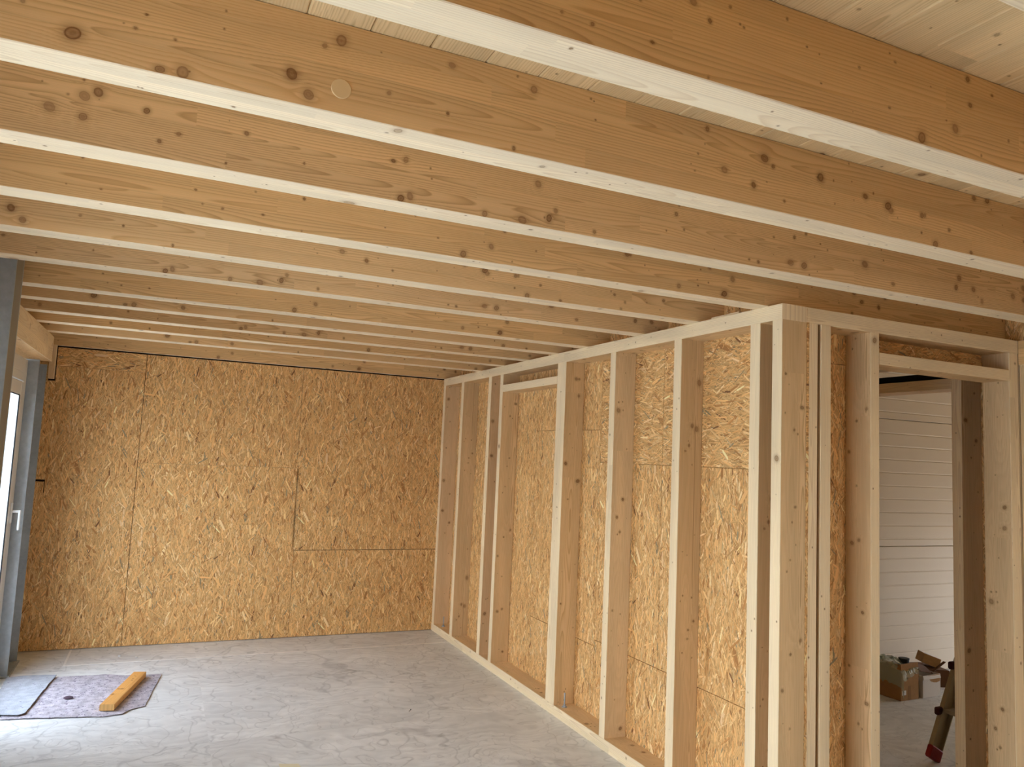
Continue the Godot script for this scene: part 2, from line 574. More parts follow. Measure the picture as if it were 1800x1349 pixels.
func make_materials() -> void:
	var wood := Color(0.90, 0.75, 0.54)
	var swood := Color(0.925, 0.805, 0.625)
	var spale_lit := Color(0.965, 0.875, 0.715)  # narrow stud faces painted paler for the light they catch
	var pale := Color(0.96, 0.876, 0.735)  # same wood, lightened on the narrow joist faces as if lit
	# joist sheets: wide face then narrow face
	M.joist = {"len": 3.8, "w": 0.214, "t": 0.1026, "vs": 176.0 / 264.0, "mats": []}
	for i in 3:
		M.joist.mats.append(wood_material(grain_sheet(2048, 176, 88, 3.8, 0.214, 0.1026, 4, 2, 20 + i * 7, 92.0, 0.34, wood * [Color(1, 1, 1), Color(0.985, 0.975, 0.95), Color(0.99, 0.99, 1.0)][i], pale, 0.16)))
	M.stud = {"len": 2.4, "w": 0.1494, "t": 0.066, "vs": 96.0 / 144.0, "mats": []}
	for i in 5:
		var tone: Color = [Color(1, 1, 1), Color(0.97, 0.95, 0.92), Color(1.0, 0.985, 0.96), Color(0.95, 0.93, 0.92), Color(0.985, 0.96, 0.915)][i]
		M.stud.mats.append(wood_material(grain_sheet(1024, 96, 48, 2.4, 0.1494, 0.066, 1, 1, 90 + i * 13, 60.0, 0.26, swood * tone, spale_lit, 0.17)))
	M.deck = {"len": 3.0, "w": 0.14, "t": 0.02, "vs": 0.9, "mats": []}
	for i in 3:
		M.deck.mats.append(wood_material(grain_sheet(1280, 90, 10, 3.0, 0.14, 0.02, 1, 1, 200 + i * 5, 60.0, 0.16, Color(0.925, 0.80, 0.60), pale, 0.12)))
	var o1 := osb(1536, 1.9, 77, 0.42)
	M.osb = StandardMaterial3D.new()
	M.osb.albedo_texture = o1[0]
	M.osb.roughness = 0.7
	M.osb.metallic_specular = 0.4
	M.osb.heightmap_enabled = true
	M.osb.heightmap_texture = o1[1]
	M.osb.heightmap_scale = 0.025
	M.floor = StandardMaterial3D.new()
	M.floor.albedo_texture = concrete(1024, 3.9)
	M.floor.roughness = 0.52
	M.floor.metallic_specular = 0.45
	M.hall_floor = plain(Color(0.60, 0.585, 0.545), 0.7)
	M.felt = plain(Color.WHITE, 0.95)
	M.felt.albedo_texture = speckle(256, 3, Color(0.71, 0.68, 0.705), 0.11, 330, Color(0.44, 0.40, 0.47))
	M.felt2 = plain(Color.WHITE, 0.9)
	M.felt2.albedo_texture = speckle(256, 9, Color(0.665, 0.675, 0.70), 0.06, 40, Color(0.5, 0.48, 0.54))
	M.steel = plain(Color.WHITE, 0.5, 0.15)
	M.steel.albedo_texture = speckle(128, 21, Color(0.66, 0.69, 0.705), 0.04, 0, Color.BLACK)
	M.steel_dark = plain(Color(0.24, 0.26, 0.27), 0.6, 0.2)
	M.galv = plain(Color(0.66, 0.68, 0.69), 0.45, 0.3)
	M.pvc = plain(Color(0.90, 0.90, 0.885), 0.35)
	M.gasket = plain(Color(0.06, 0.06, 0.065), 0.7)
	M.seam = plain(Color(0.17, 0.11, 0.07), 0.9)
	M.black = plain(Color(0.045, 0.042, 0.04), 0.85)
	M.white = plain(Color(0.92, 0.92, 0.91), 0.4)
	M.panel = plain(Color(0.90, 0.85, 0.775), 0.5)
	M.caulk = plain(Color(0.96, 0.955, 0.94), 0.8)
	M.card = plain(Color.WHITE, 0.85)
	M.card.albedo_texture = speckle(128, 33, Color(0.66, 0.50, 0.32), 0.03, 0, Color.BLACK)
	M.card_dark = plain(Color(0.40, 0.27, 0.17), 0.85)
	M.card_white = plain(Color(0.86, 0.83, 0.80), 0.7)
	M.tape = plain(Color(0.56, 0.40, 0.22), 0.3)
	M.red = plain(Color(0.55, 0.07, 0.05), 0.5)
	M.red_dark = plain(Color(0.24, 0.05, 0.05), 0.6)
	M.alu = plain(Color(0.66, 0.62, 0.52), 0.45, 0.5)
	M.render = plain(Color(0.78, 0.77, 0.75), 0.9)
	M.ground = plain(Color(0.86, 0.855, 0.84), 0.95)
	M.soffit = plain(Color(0.85, 0.74, 0.58), 0.8)
	M.glass = StandardMaterial3D.new()
	M.glass.transparency = BaseMaterial3D.TRANSPARENCY_ALPHA
	M.glass.albedo_color = Color(0.93, 0.97, 0.97, 0.06)
	M.glass.roughness = 0.02
	M.bag = StandardMaterial3D.new()
	M.bag.transparency = BaseMaterial3D.TRANSPARENCY_ALPHA
	M.bag.albedo_color = Color(0.80, 0.86, 0.78, 0.42)
	M.bag.roughness = 0.3
	M.bag.cull_mode = BaseMaterial3D.CULL_DISABLED

# ==================================================================== the shell
func osb_sheet(parent: Node, called: String, lo: Vector3, hi: Vector3, horizontal := false) -> MeshInstance3D:
	return block(called, lo, hi, M.osb, parent, 0.0015, 1.0 / 1.9, Vector2(rng.randf(), rng.randf()), horizontal)

func build_shell() -> void:
	var g := block("ground", Vector3(-60, -0.5, -40), Vector3(-3.60, -0.12, 40), M.ground)
	structure(g, "pale gravel ground outside beyond the window", "ground")
	# floor slab: room part carries the trowelled concrete
	var fl := group_node("floor")
	structure(fl, "smooth grey concrete floor with dark trowel veins", "floor")
	var st := st_new()
	add_box(st, Transform3D(Basis(), Vector3(0, -0.11, 0)), Vector3(10.2, 0.22, 10.2), 0.004, 1.0 / 3.9, Vector2(0.93, 0.62))
	var slab := put("slab", st.commit(), M.floor, fl)
	slab.position = Vector3(1.50, 0, 0.2)
	block("joint_strip", Vector3(-3.05, 0.0005, -4.105), Vector3(-0.01, 0.0022, -4.088), M.caulk, fl, 0.0005)
	block("joint_strip", Vector3(-3.05, 0.0005, -4.58), Vector3(-3.035, 0.0022, -4.11), M.caulk, fl, 0.0005)

	# back wall: sheets of strand board on a dark backing that paints shade into their gaps
	var wb := group_node("wall_back")
	structure(wb, "back wall sheathed in golden brown strand board with visible sheet joints", "wall")
	block("gap_backing", Vector3(-3.55, 0.0, -LB - 0.06), Vector3(0.2, 2.66, -LB - 0.016), M.seam, wb)
	var zb := -LB - 0.015
	var zf := -LB
	osb_sheet(wb, "strand_board", Vector3(-3.50, 1.245, zb), Vector3(-3.352, 1.336, zf))
	osb_sheet(wb, "strand_board", Vector3(-3.346, 0.004, zb), Vector3(-2.6870, 2.277, zf))
	osb_sheet(wb, "strand_board", Vector3(-3.50, 0.004, zb), Vector3(-3.346, 1.2449, zf))
	osb_sheet(wb, "strand_board", Vector3(-3.50, 1.353, zb), Vector3(-3.346, 2.155, zf))
	osb_sheet(wb, "strand_board", Vector3(-3.346, 2.2782, zb), Vector3(-2.6870, 2.434, zf), true)
	osb_sheet(wb, "strand_board", Vector3(-3.52, 2.157, zb), Vector3(-3.397, 2.436, zf))
	osb_sheet(wb, "strand_board", Vector3(-2.6838, 0.004, zb), Vector3(-1.3495, 1.512, zf))
	osb_sheet(wb, "strand_board", Vector3(-2.6838, 1.5132, zb), Vector3(-1.3732, 2.434, zf))
	osb_sheet(wb, "strand_board", Vector3(-1.3465, 0.004, zb), Vector3(0.15, 0.769, zf))
	osb_sheet(wb, "strand_board", Vector3(-1.371, 0.7735, zb), Vector3(0.15, 2.434, zf))

	# wall behind the stud partition
	var wr := group_node("wall_right")
	structure(wr, "strand board sheathing behind the long stud partition", "wall")
	var x0 := SD + 0.001
	var x1 := SD + 0.016
	var cols := [[-1.098, -0.0, 0.54, 1.690, true], [-1.795, -1.101, 0.54, 1.690, true], [-2.100, -1.798, 0.50, 1.905, false], [-2.755, -2.103, 0.50, 1.910, false], [-3.40, -2.758, 0.46, 2.60, false], [-4.598, -3.403, 0.46, 2.60, false]]
	for c in cols:
		var top := H - 0.002
		if c[3] < 2.4:
			osb_sheet(wr, "strand_board", Vector3(x0, 0.004, c[0]), Vector3(x1, c[2] - 0.002, c[1]))
			osb_sheet(wr, "strand_board", Vector3(x0, c[2] + 0.001, c[0]), Vector3(x1, c[3] - 0.001, c[1]))
			osb_sheet(wr, "strand_board", Vector3(x0, c[3] + 0.0015, c[0]), Vector3(x1, top, c[1]), c[4])
		else:
			osb_sheet(wr, "strand_board", Vector3(x0, 0.004, c[0]), Vector3(x1, top, c[1]))

	block("leak_lining", Vector3(x1 + 0.001, 0.0, -4.66), Vector3(x1 + 0.02, 2.66, -0.19), M.osb, wr, 0.002, 1.0 / 1.9)  # added to stop daylight leaking through the sheet joints

	# wall in front (with the door opening)
	var wd := group_node("wall_middle")
	structure(wd, "strand board on the rear of the short door partition", "wall")
	var za := -SD - 0.016
	var zc := -SD - 0.001
	osb_sheet(wd, "strand_board", Vector3(x1 + 0.022, 0.004, za), Vector3(0.6150, 2.224, zc))
	osb_sheet(wd, "strand_board", Vector3(x1 + 0.022, 2.227, za), Vector3(0.6150, H - 0.002, zc))
	osb_sheet(wd, "strand_board", Vector3(0.617, 2.230, za), Vector3(1.5915, H - 0.002, zc), true)

	# unseen enclosure: right and rear walls of the room, roof build-up
	var wside := group_node("wall_side")
	structure(wside, "timber clad side wall beside the door opening", "wall")
	osb_sheet(wside, "strand_board", Vector3(1.690, 0.0, 0.0), Vector3(1.75, H - 0.002, 5.0))
	var jz := [-0.0905, 0.4203, 0.9348, 1.4543, 1.9785, 2.5, 3.0, 3.5, 4.0, 4.5, 5.05]
	for i in jz.size() - 1:
		osb_sheet(wside, "blocking_board", Vector3(1.705, H + 0.001, jz[i] + 0.001), Vector3(1.73, DK - 0.001, jz[i + 1] - 0.104))
	var wf := group_node("wall_front")  # its opening is added to light the joist sides and door partition
	structure(wf, "strand board wall behind the camera with an opening added for light", "wall")
	osb_sheet(wf, "strand_board", Vector3(-3.6, 0.0, 5.0), Vector3(0.4, 2.66, 5.1))
	osb_sheet(wf, "strand_board", Vector3(0.4, 0.0, 5.0), Vector3(1.6, 1.2, 5.1))
	osb_sheet(wf, "strand_board", Vector3(0.4, 2.1, 5.0), Vector3(1.6, 2.66, 5.1))
	osb_sheet(wf, "strand_board", Vector3(1.6, 0.0, 5.0), Vector3(1.9, 2.66, 5.1))

func build_ceiling() -> void:
	var ce := group_node("ceiling")
	structure(ce, "pale tongue and groove spruce deck above the joists", "ceiling")
	block("roof_slab", Vector3(-3.62, DK + 0.023, -4.70), Vector3(6.6, DK + 0.12, 5.15), M.soffit, ce)
	# boards run along z; joints at -2.140 + n * 0.1441
	for n in range(-9, 28):
		var xa := -2.140 + n * 0.1441
		var st := st_new()
		var w := 0.1431
		var sheet: Dictionary = M.deck
		var prof := PackedVector2Array([Vector2(0, 0.022), Vector2(w, 0.022), Vector2(w, 0.0035), Vector2(w - 0.0035, 0), Vector2(0.0035, 0), Vector2(0, 0.0035)])
		var l := 9.66
		var u0 := rng.randf()
		for i in prof.size():
			var a := prof[i]
			var b := prof[(i + 1) % prof.size()]
			var d := b - a
			var va := 0.01 + 0.86 * a.x / w
			var vb := 0.01 + 0.86 * b.x / w
			quad(st, Vector3(a.x, a.y, 0), Vector3(b.x, b.y, 0), Vector3(b.x, b.y, l), Vector3(a.x, a.y, l),
				Vector2(u0, va), Vector2(u0, vb), Vector2(u0 + l / 3.0, vb), Vector2(u0 + l / 3.0, va), Vector3(d.y, -d.x, 0) * (1.0 if true else -1.0))
		var o := put("deck_board", st.commit(), sheet.mats[rng.randi() % 3], ce)
		o.position = Vector3(xa + 0.0005, DK, -4.66)
	# joists
	var js := [[1.9785, "large ceiling joist at the top right corner, nearest the viewer"], [1.4543, "ceiling joist crossing the upper right, deck boards visible on both sides of it"], [0.9348, "ceiling joist with a pale round wooden plug in its face"], [0.4203, "ceiling joist next behind the one with the round plug"], [-0.0905, "ceiling joist passing over the corner of the stud partition"], [-0.596, "ceiling joist beside the thin shim on the partition top plate"], [-1.1005, "ceiling joist whose left end crosses in front of the grey steel column"], [-1.7502, "ceiling joist touching the far side of the near steel column"], [-2.1671, "second ceiling joist behind the near steel column"], [-2.6475, "ceiling joist meeting the left end of the timber edge beam"], [-3.1217, "ceiling joist third from the back wall, resting on the edge beam"], [-3.6262, "ceiling joist second from the back wall, resting on the edge beam"]]
	var jw := 0.1026
	var us := [0.2, 0.66, 0.1, 0.45, 0.8, 0.3, 0.62, 0.9, 0.15, 0.5, 0.7, 0.05]
	for i in js.size():
		var z: float = js[i][0]
		var o := timber("ceiling_joist", Vector3(-3.52, H, z - jw), Vector3(1.86, DK - 0.0005, z), Vector3.RIGHT, Vector3.UP, M.joist, self, us[i])
		o.material_override = M.joist.mats[[0, 1, 0, 2, 1, 0, 2, 1, 0, 2, 1, 0][i]]
		tag(o, js[i][1], "joist", "ceiling joists")
		if i == 2:
			var st := st_new()
			add_lathe(st, Transform3D(Basis(Vector3.RIGHT, PI / 2.0), Vector3.ZERO), [Vector2(0, 0.0022), Vector2(0.0215, 0.0022), Vector2(0.0228, 0.001), Vector2(0.0228, -0.004)], 28)
			var pl := put("wooden_plug", st.commit(), plain(Color(0.90, 0.775, 0.58), 0.75), o)
			pl.position = Vector3(-2.199 - (-3.52 + 1.86) / 2.0, 2.506 - (H + DK) / 2.0, jw / 2.0)
			pl.set_meta("label", "pale round wooden plug")
	var rim := timber("ceiling_joist", Vector3(-3.52, H, -LB - 0.075), Vector3(1.0, DK - 0.0005, -LB + 0.012), Vector3.RIGHT, Vector3.UP, M.joist)
	tag(rim, "ceiling joist lying flush along the top of the strand board back wall", "joist", "ceiling joists")

# ==================================================================== glazed side on the left
func build_left_side() -> void:
	# upper wall band over the glazing, out of sight behind the beam
	var wl := group_node("wall_left")
	structure(wl, "narrow wall band above the glazing on the left", "wall")
	block("upper_band", Vector3(-3.62, 2.27, -4.66), Vector3(-3.53, 2.66, 5.0), M.render, wl)
	block("corner_panel", Vector3(-3.62, 0.0, -4.66), Vector3(-3.52, 2.27, -4.02), M.render, wl)
	block("middle_panel", Vector3(-3.62, 0.0, -2.447), Vector3(-3.52, 2.27, -0.602), M.render, wl)
	block("end_panel", Vector3(-3.62, 0.0, 2.152), Vector3(-3.52, 2.27, 5.0), M.render, wl)
	# edge beams carrying the joists
	var b := timber("edge_beam", Vector3(-3.50, 2.258, -4.00), Vector3(XL, H, -1.76), Vector3(0, 0, 1), Vector3.RIGHT, M.joist)  # turned so the darker wide-face grain paints shade on the underside
	tag(b, "thick timber edge beam above the window, carrying the far joist ends", "beam")
	b = timber("edge_beam", Vector3(-3.50, 2.258, -1.53), Vector3(XL, H, 4.9), Vector3(0, 0, 1), Vector3.UP, M.joist)
	tag(b, "timber edge beam above the large glazing beside the camera", "beam")
	var blk := timber("packing_block", Vector3(-3.395, 2.168, -LB + 0.002), Vector3(-3.352, H - 0.003, -LB + 0.05), Vector3.UP, Vector3.RIGHT, M.stud)
	tag(blk, "short upright timber packing piece in the upper left corner of the back wall", "timber")

	# near column: box between two joists, up to the deck
	var c1 := group_node("steel_column", Vector3(-3.29, 0, -1.645))
	tag(c1, "wide grey steel column at the left edge, rising between the joists", "column")
	var s1 := st_new()
	add_h(s1, 0.20, 0.192, 0.012, 0.009, 2.655)
	put("shaft", s1.commit(), M.steel, c1)
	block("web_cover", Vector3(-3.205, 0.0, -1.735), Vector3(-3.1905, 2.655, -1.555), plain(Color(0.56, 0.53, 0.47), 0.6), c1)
	put("base_plate", box_mesh(Vector3(0.26, 0.016, 0.24), 0.002), M.steel, c1).position = Vector3(0, 0.0085, 0)

	# far column with its recess towards the room
	var c2 := group_node("steel_column", Vector3(-3.455, 0, -4.075))
	tag(c2, "blue grey steel column beside the white window, at the far left corner", "column")
	var s2 := st_new()
	add_h(s2, 0.17, 0.40, 0.014, 0.010, 2.255)
	put("shaft", s2.commit(), M.steel, c2)
	put("base_plate", box_mesh(Vector3(0.2, 0.014, 0.44), 0.002), M.steel, c2).position = Vector3(0, 0.0075, 0)
	var brk := st_new()
	add_box(brk, Transform3D(Basis(), Vector3(0.045, 2.17, -0.1)), Vector3(0.05, 0.09, 0.008), 0.001)
	for y in [2.15, 2.19]:
		add_lathe(brk, Transform3D(Basis(Vector3.RIGHT, PI / 2.0), Vector3(0.05, y, -0.094)), [Vector2(0, 0.012), Vector2(0.011, 0.012), Vector2(0.011, 0.0)], 6)
	put("bolted_bracket", brk.commit(), M.galv, c2)

	window_unit("window_1", -3.868, -2.45, "white framed glazed door with a lever handle between the steel columns", true)
	window_unit("window_2", -0.60, 2.15, "large white framed glazing beside the camera", false)

# an H section standing on y = 0: flange width b along x, depth d along z
func add_h(st: SurfaceTool, b: float, d: float, tf: float, tw: float, h: float) -> void:
	var x := b / 2.0
	var z := d / 2.0
	var r := 0.012
	var poly := PackedVector2Array()
	var half := [Vector2(tw / 2, -z + tf + r), Vector2(tw / 2 + r * 0.3, -z + tf + r * 0.3), Vector2(tw / 2 + r, -z + tf), Vector2(x, -z + tf), Vector2(x, -z)]
	var right := []
	for i in range(half.size() - 1, -1, -1):
		right.append(half[i])
	for p in half:
		right.append(Vector2(p.x, -p.y))
	for p in right:
		poly.append(p)
	for i in range(right.size() - 1, -1, -1):
		poly.append(Vector2(-right[i].x, right[i].y))
	# extruded along y: local (x, y) -> (x, z)
	add_extrude(st, Transform3D(Basis(Vector3(1, 0, 0), Vector3(0, 0, 1), Vector3(0, 1, 0)), Vector3.ZERO), poly, h, 1.0)

func window_unit(called: String, z0: float, z1: float, label: String, detail: bool) -> void:
	var w := group_node(called, Vector3(XG, 0, (z0 + z1) / 2.0))
	structure(w, label, "window")
	var half := (z1 - z0) / 2.0
	var top := 2.245
	# outer frame: jambs, head, sill; sash set back a little; each a mitred profile with a step
	var fr := st_new()
	var fw := 0.085
	for s in [-1.0, 1.0]:
		add_box(fr, Transform3D(Basis(), Vector3(-0.035, top / 2.0, s * (half - fw / 2.0))), Vector3(0.07, top, fw), 0.004)
	add_box(fr, Transform3D(Basis(), Vector3(-0.035, top - 0.05, 0)), Vector3(0.07, 0.10, half * 2.0 - fw * 2.0), 0.004)
	add_box(fr, Transform3D(Basis(), Vector3(-0.030, top - 0.13, 0)), Vector3(0.06, 0.06, half * 2.0 - fw * 2.0), 0.004)
	add_box(fr, Transform3D(Basis(), Vector3(-0.035, 0.02, 0)), Vector3(0.07, 0.04, half * 2.0 - fw * 2.0), 0.004)
	put("frame", fr.commit(), M.pvc, w)
	var sh := st_new()
	var i0 := half - fw
	var sw := 0.095
	var mull := 1 if half < 1.2 else 2
	var span := i0 * 2.0 / mull
	for k in mull:
		var zc := -i0 + span * (k + 0.5)
		var sash := st_new()
		for s in [-1.0, 1.0]:
			add_box(sash, Transform3D(Basis(), Vector3(-0.028, 1.06, zc + s * (span / 2.0 - sw / 2.0 - 0.002))), Vector3(0.06, 2.035, sw), 0.005)
			add_box(sash, Transform3D(Basis(), Vector3(-0.028, 1.06 + s * (2.035 / 2.0 - sw / 2.0), zc)), Vector3(0.06, sw, span - 2.0 * sw - 0.004), 0.005)
		var so := put("sash", sash.commit(), M.pvc, w)
		var gk := st_new()
		for s in [-1.0, 1.0]:
			add_box(gk, Transform3D(Basis(), Vector3(-0.004, 1.06, zc + s * (span / 2.0 - sw - 0.004))), Vector3(0.008, 1.84, 0.006), 0.001)
			add_box(gk, Transform3D(Basis(), Vector3(-0.004, 1.06 + s * 0.920, zc)), Vector3(0.008, 0.006, span - 2.0 * sw - 0.02), 0.001)
		put("gasket", gk.commit(), M.gasket, so)
		put("glass_pane", box_mesh(Vector3(0.006, 1.845, span - 2.0 * sw - 0.006), 0.0005), M.glass, so).position = Vector3(-0.03, 1.06, zc)
	if detail:
		var hd := st_new()
		add_box(hd, Transform3D(Basis(), Vector3(0.008, 1.155, -half + 0.10)), Vector3(0.012, 0.145, 0.03), 0.004)
		add_box(hd, Transform3D(Basis(), Vector3(0.035, 1.165, -half + 0.10)), Vector3(0.06, 0.02, 0.02), 0.004)
		add_box(hd, Transform3D(Basis(), Vector3(0.058, 1.105, -half + 0.10)), Vector3(0.015, 0.14, 0.022), 0.005)
		put("lever_handle", hd.commit(), M.white, w).set_meta("label", "white lever handle")

# ==================================================================== the long stud partition
func build_stud_wall() -> void:
	var t := timber("top_plate", Vector3(0, H - TP, -LB + 0.002), Vector3(SD, H, 0), Vector3(0, 0, 1), Vector3.RIGHT, M.stud)
	tag(t, "long timber top plate running to the corner above the left row of studs", "timber")
	t = timber("sole_plate", Vector3(0, 0, -LB + 0.002), Vector3(SD, BP, 0), Vector3(0, 0, 1), Vector3.RIGHT, M.stud)
	tag(t, "timber sole plate on the concrete floor under the long row of studs", "timber")
	var studs := [[0.0, 0.062, "corner stud of the long partition, showing its broad face below the plate end"],
		[-0.141, 0.066, "stud standing close behind the corner stud of the long partition"],
		[-0.739, 0.066, "stud left of the two corner studs, first free standing one in the long partition"],
		[-1.400, 0.061, "stud between the corner bays and the thick door jamb post of the long partition"],
		[-2.0425, 0.125, "thick double stud with dark knots, right jamb under the short header in the long partition"],
		[-3.1255, 0.058, "stud forming the left jamb under the short header in the long partition"],
		[-3.3715, 0.062, "stud standing close behind the left header jamb"],
		[-4.031, 0.062, "second stud from the back wall in the long partition"],
		[-4.536, 0.060, "shaded stud in the corner against the strand board back wall"]]
	for i in studs.size():
		var z: float = studs[i][0]
		var w: float = studs[i][1]
		var o := timber("wall_stud", Vector3(0.0005, BP, z - w), Vector3(SD, H - TP, z - (0.0005 if i == 0 else 0.0)), Vector3.UP, Vector3.RIGHT, M.stud)
		o.material_override = M.stud.mats[[2, 1, 1, 0, 4, 2, 3, 1, 3][i]]
		tag(o, studs[i][2], "stud", "studs of the long partition")
	var hd := timber("header", Vector3(0.0, 2.2285, -3.1250), Vector3(SD, 2.286, -2.168), Vector3(0, 0, 1), Vector3.RIGHT, M.stud)
	tag(hd, "short timber header between two studs of the long partition", "timber")
	var shim := put("wood_shim", box_mesh(Vector3(0.07, 0.011, 0.21), 0.001), M.deck.mats[0])
	shim.position = Vector3(0.05, H + 0.0058, -0.41)
	tag(shim, "thin wooden shim lying on the top plate under a joist", "shim")
	for k in 2:
		var at: Vector3 = [Vector3(0.052, BP, -1.985), Vector3(0.060, BP, -4.42)][k]
		var bolt := group_node("anchor_bolt", at)
		tag(bolt, ["galvanised anchor bolt on the sole plate beside the thick double stud", "galvanised anchor bolt on the sole plate near the back wall corner"][k], "bolt", "anchor bolts")
		var st := st_new()
		var prof := [Vector2(0, 0.092), Vector2(0.0045, 0.090)]
		for i in 18:
			var y := 0.088 - i * 0.0045
			prof.append(Vector2(0.0055, y))
			prof.append(Vector2(0.0044, y - 0.00225))
		add_lathe(st, Transform3D(), prof, 10)
		put("threaded_rod", st.commit(), M.galv, bolt)
		st = st_new()
		add_lathe(st, Transform3D(), [Vector2(0, 0.0145), Vector2(0.0095, 0.0145), Vector2(0.0105, 0.013), Vector2(0.0105, 0.0035)], 6)
		put("hex_nut", st.commit(), M.galv, bolt)
		st = st_new()
		add_lathe(st, Transform3D(), [Vector2(0, 0.0035), Vector2(0.0185, 0.0035), Vector2(0.019, 0.003), Vector2(0.019, 0.0003)], 20)
		put("washer", st.commit(), M.galv, bolt)

# ==================================================================== the short partition with the door opening
func build_door_wall() -> void:
	var t := timber("top_plate", Vector3(SD + 0.002, H - TP, -SD), Vector3(1.6660, H, 0), Vector3.RIGHT, Vector3(0, 0, 1), M.stud)
	tag(t, "timber top plate above the door opening on the right", "timber")
	t = timber("sole_plate", Vector3(SD + 0.002, 0, -SD), Vector3(0.6159, BP, 0), Vector3.RIGHT, Vector3(0, 0, 1), M.stud)
	tag(t, "timber sole plate left of the door opening", "timber")
	var studs := [[0.1583, 0.0599, "narrow stud fixed right beside the corner stud"], [0.2372, 0.0640, "stud beside the dark gap, left of the strand board strip"], [0.5584, 0.0575, "left jamb stud of the door opening, brightly lit on its inner side"], [1.5925, 0.0735, "right jamb stud of the door opening at the right edge"]]
	for i in studs.size():
		var x: float = studs[i][0]
		var w: float = studs[i][1]
		var o := timber("wall_stud", Vector3(x, BP if i < 3 else 0.0005, -SD), Vector3(x + w, H - TP, -0.0005), Vector3.UP, Vector3(0, 0, 1), M.stud)
		o.material_override = M.stud.mats[[3, 1, 2, 0][i]]
		tag(o, studs[i][2], "stud", "studs of the door partition")
	var hd := timber("header", Vector3(0.6162, 2.2223, -SD), Vector3(1.5922, 2.2806, -0.0005), Vector3.RIGHT, Vector3(0, 0, 1), M.stud)
	tag(hd, "timber door header across the opening on the right", "timber")
	# beam and edge stud of the adjoining side wall, at the right edge of the picture
	var b := timber("wall_beam", Vector3(1.6672, 2.312, 0.002), Vector3(1.78, 2.4460, 4.98), Vector3(0, 0, 1), Vector3.UP, M.joist)
	tag(b, "deep timber wall beam end at the right edge, beside the door partition", "beam")
	var side := get_node("wall_side")
	for k in 30:
		var bo := timber("cladding_board", Vector3(1.6745, 0.0005, 0.002 + k * 0.1495), Vector3(1.6895, 2.3115, 0.1505 + k * 0.1495), Vector3.UP, Vector3(0, 0, 1), M.stud, side)
		bo.material_override = M.stud.mats[k % 5]

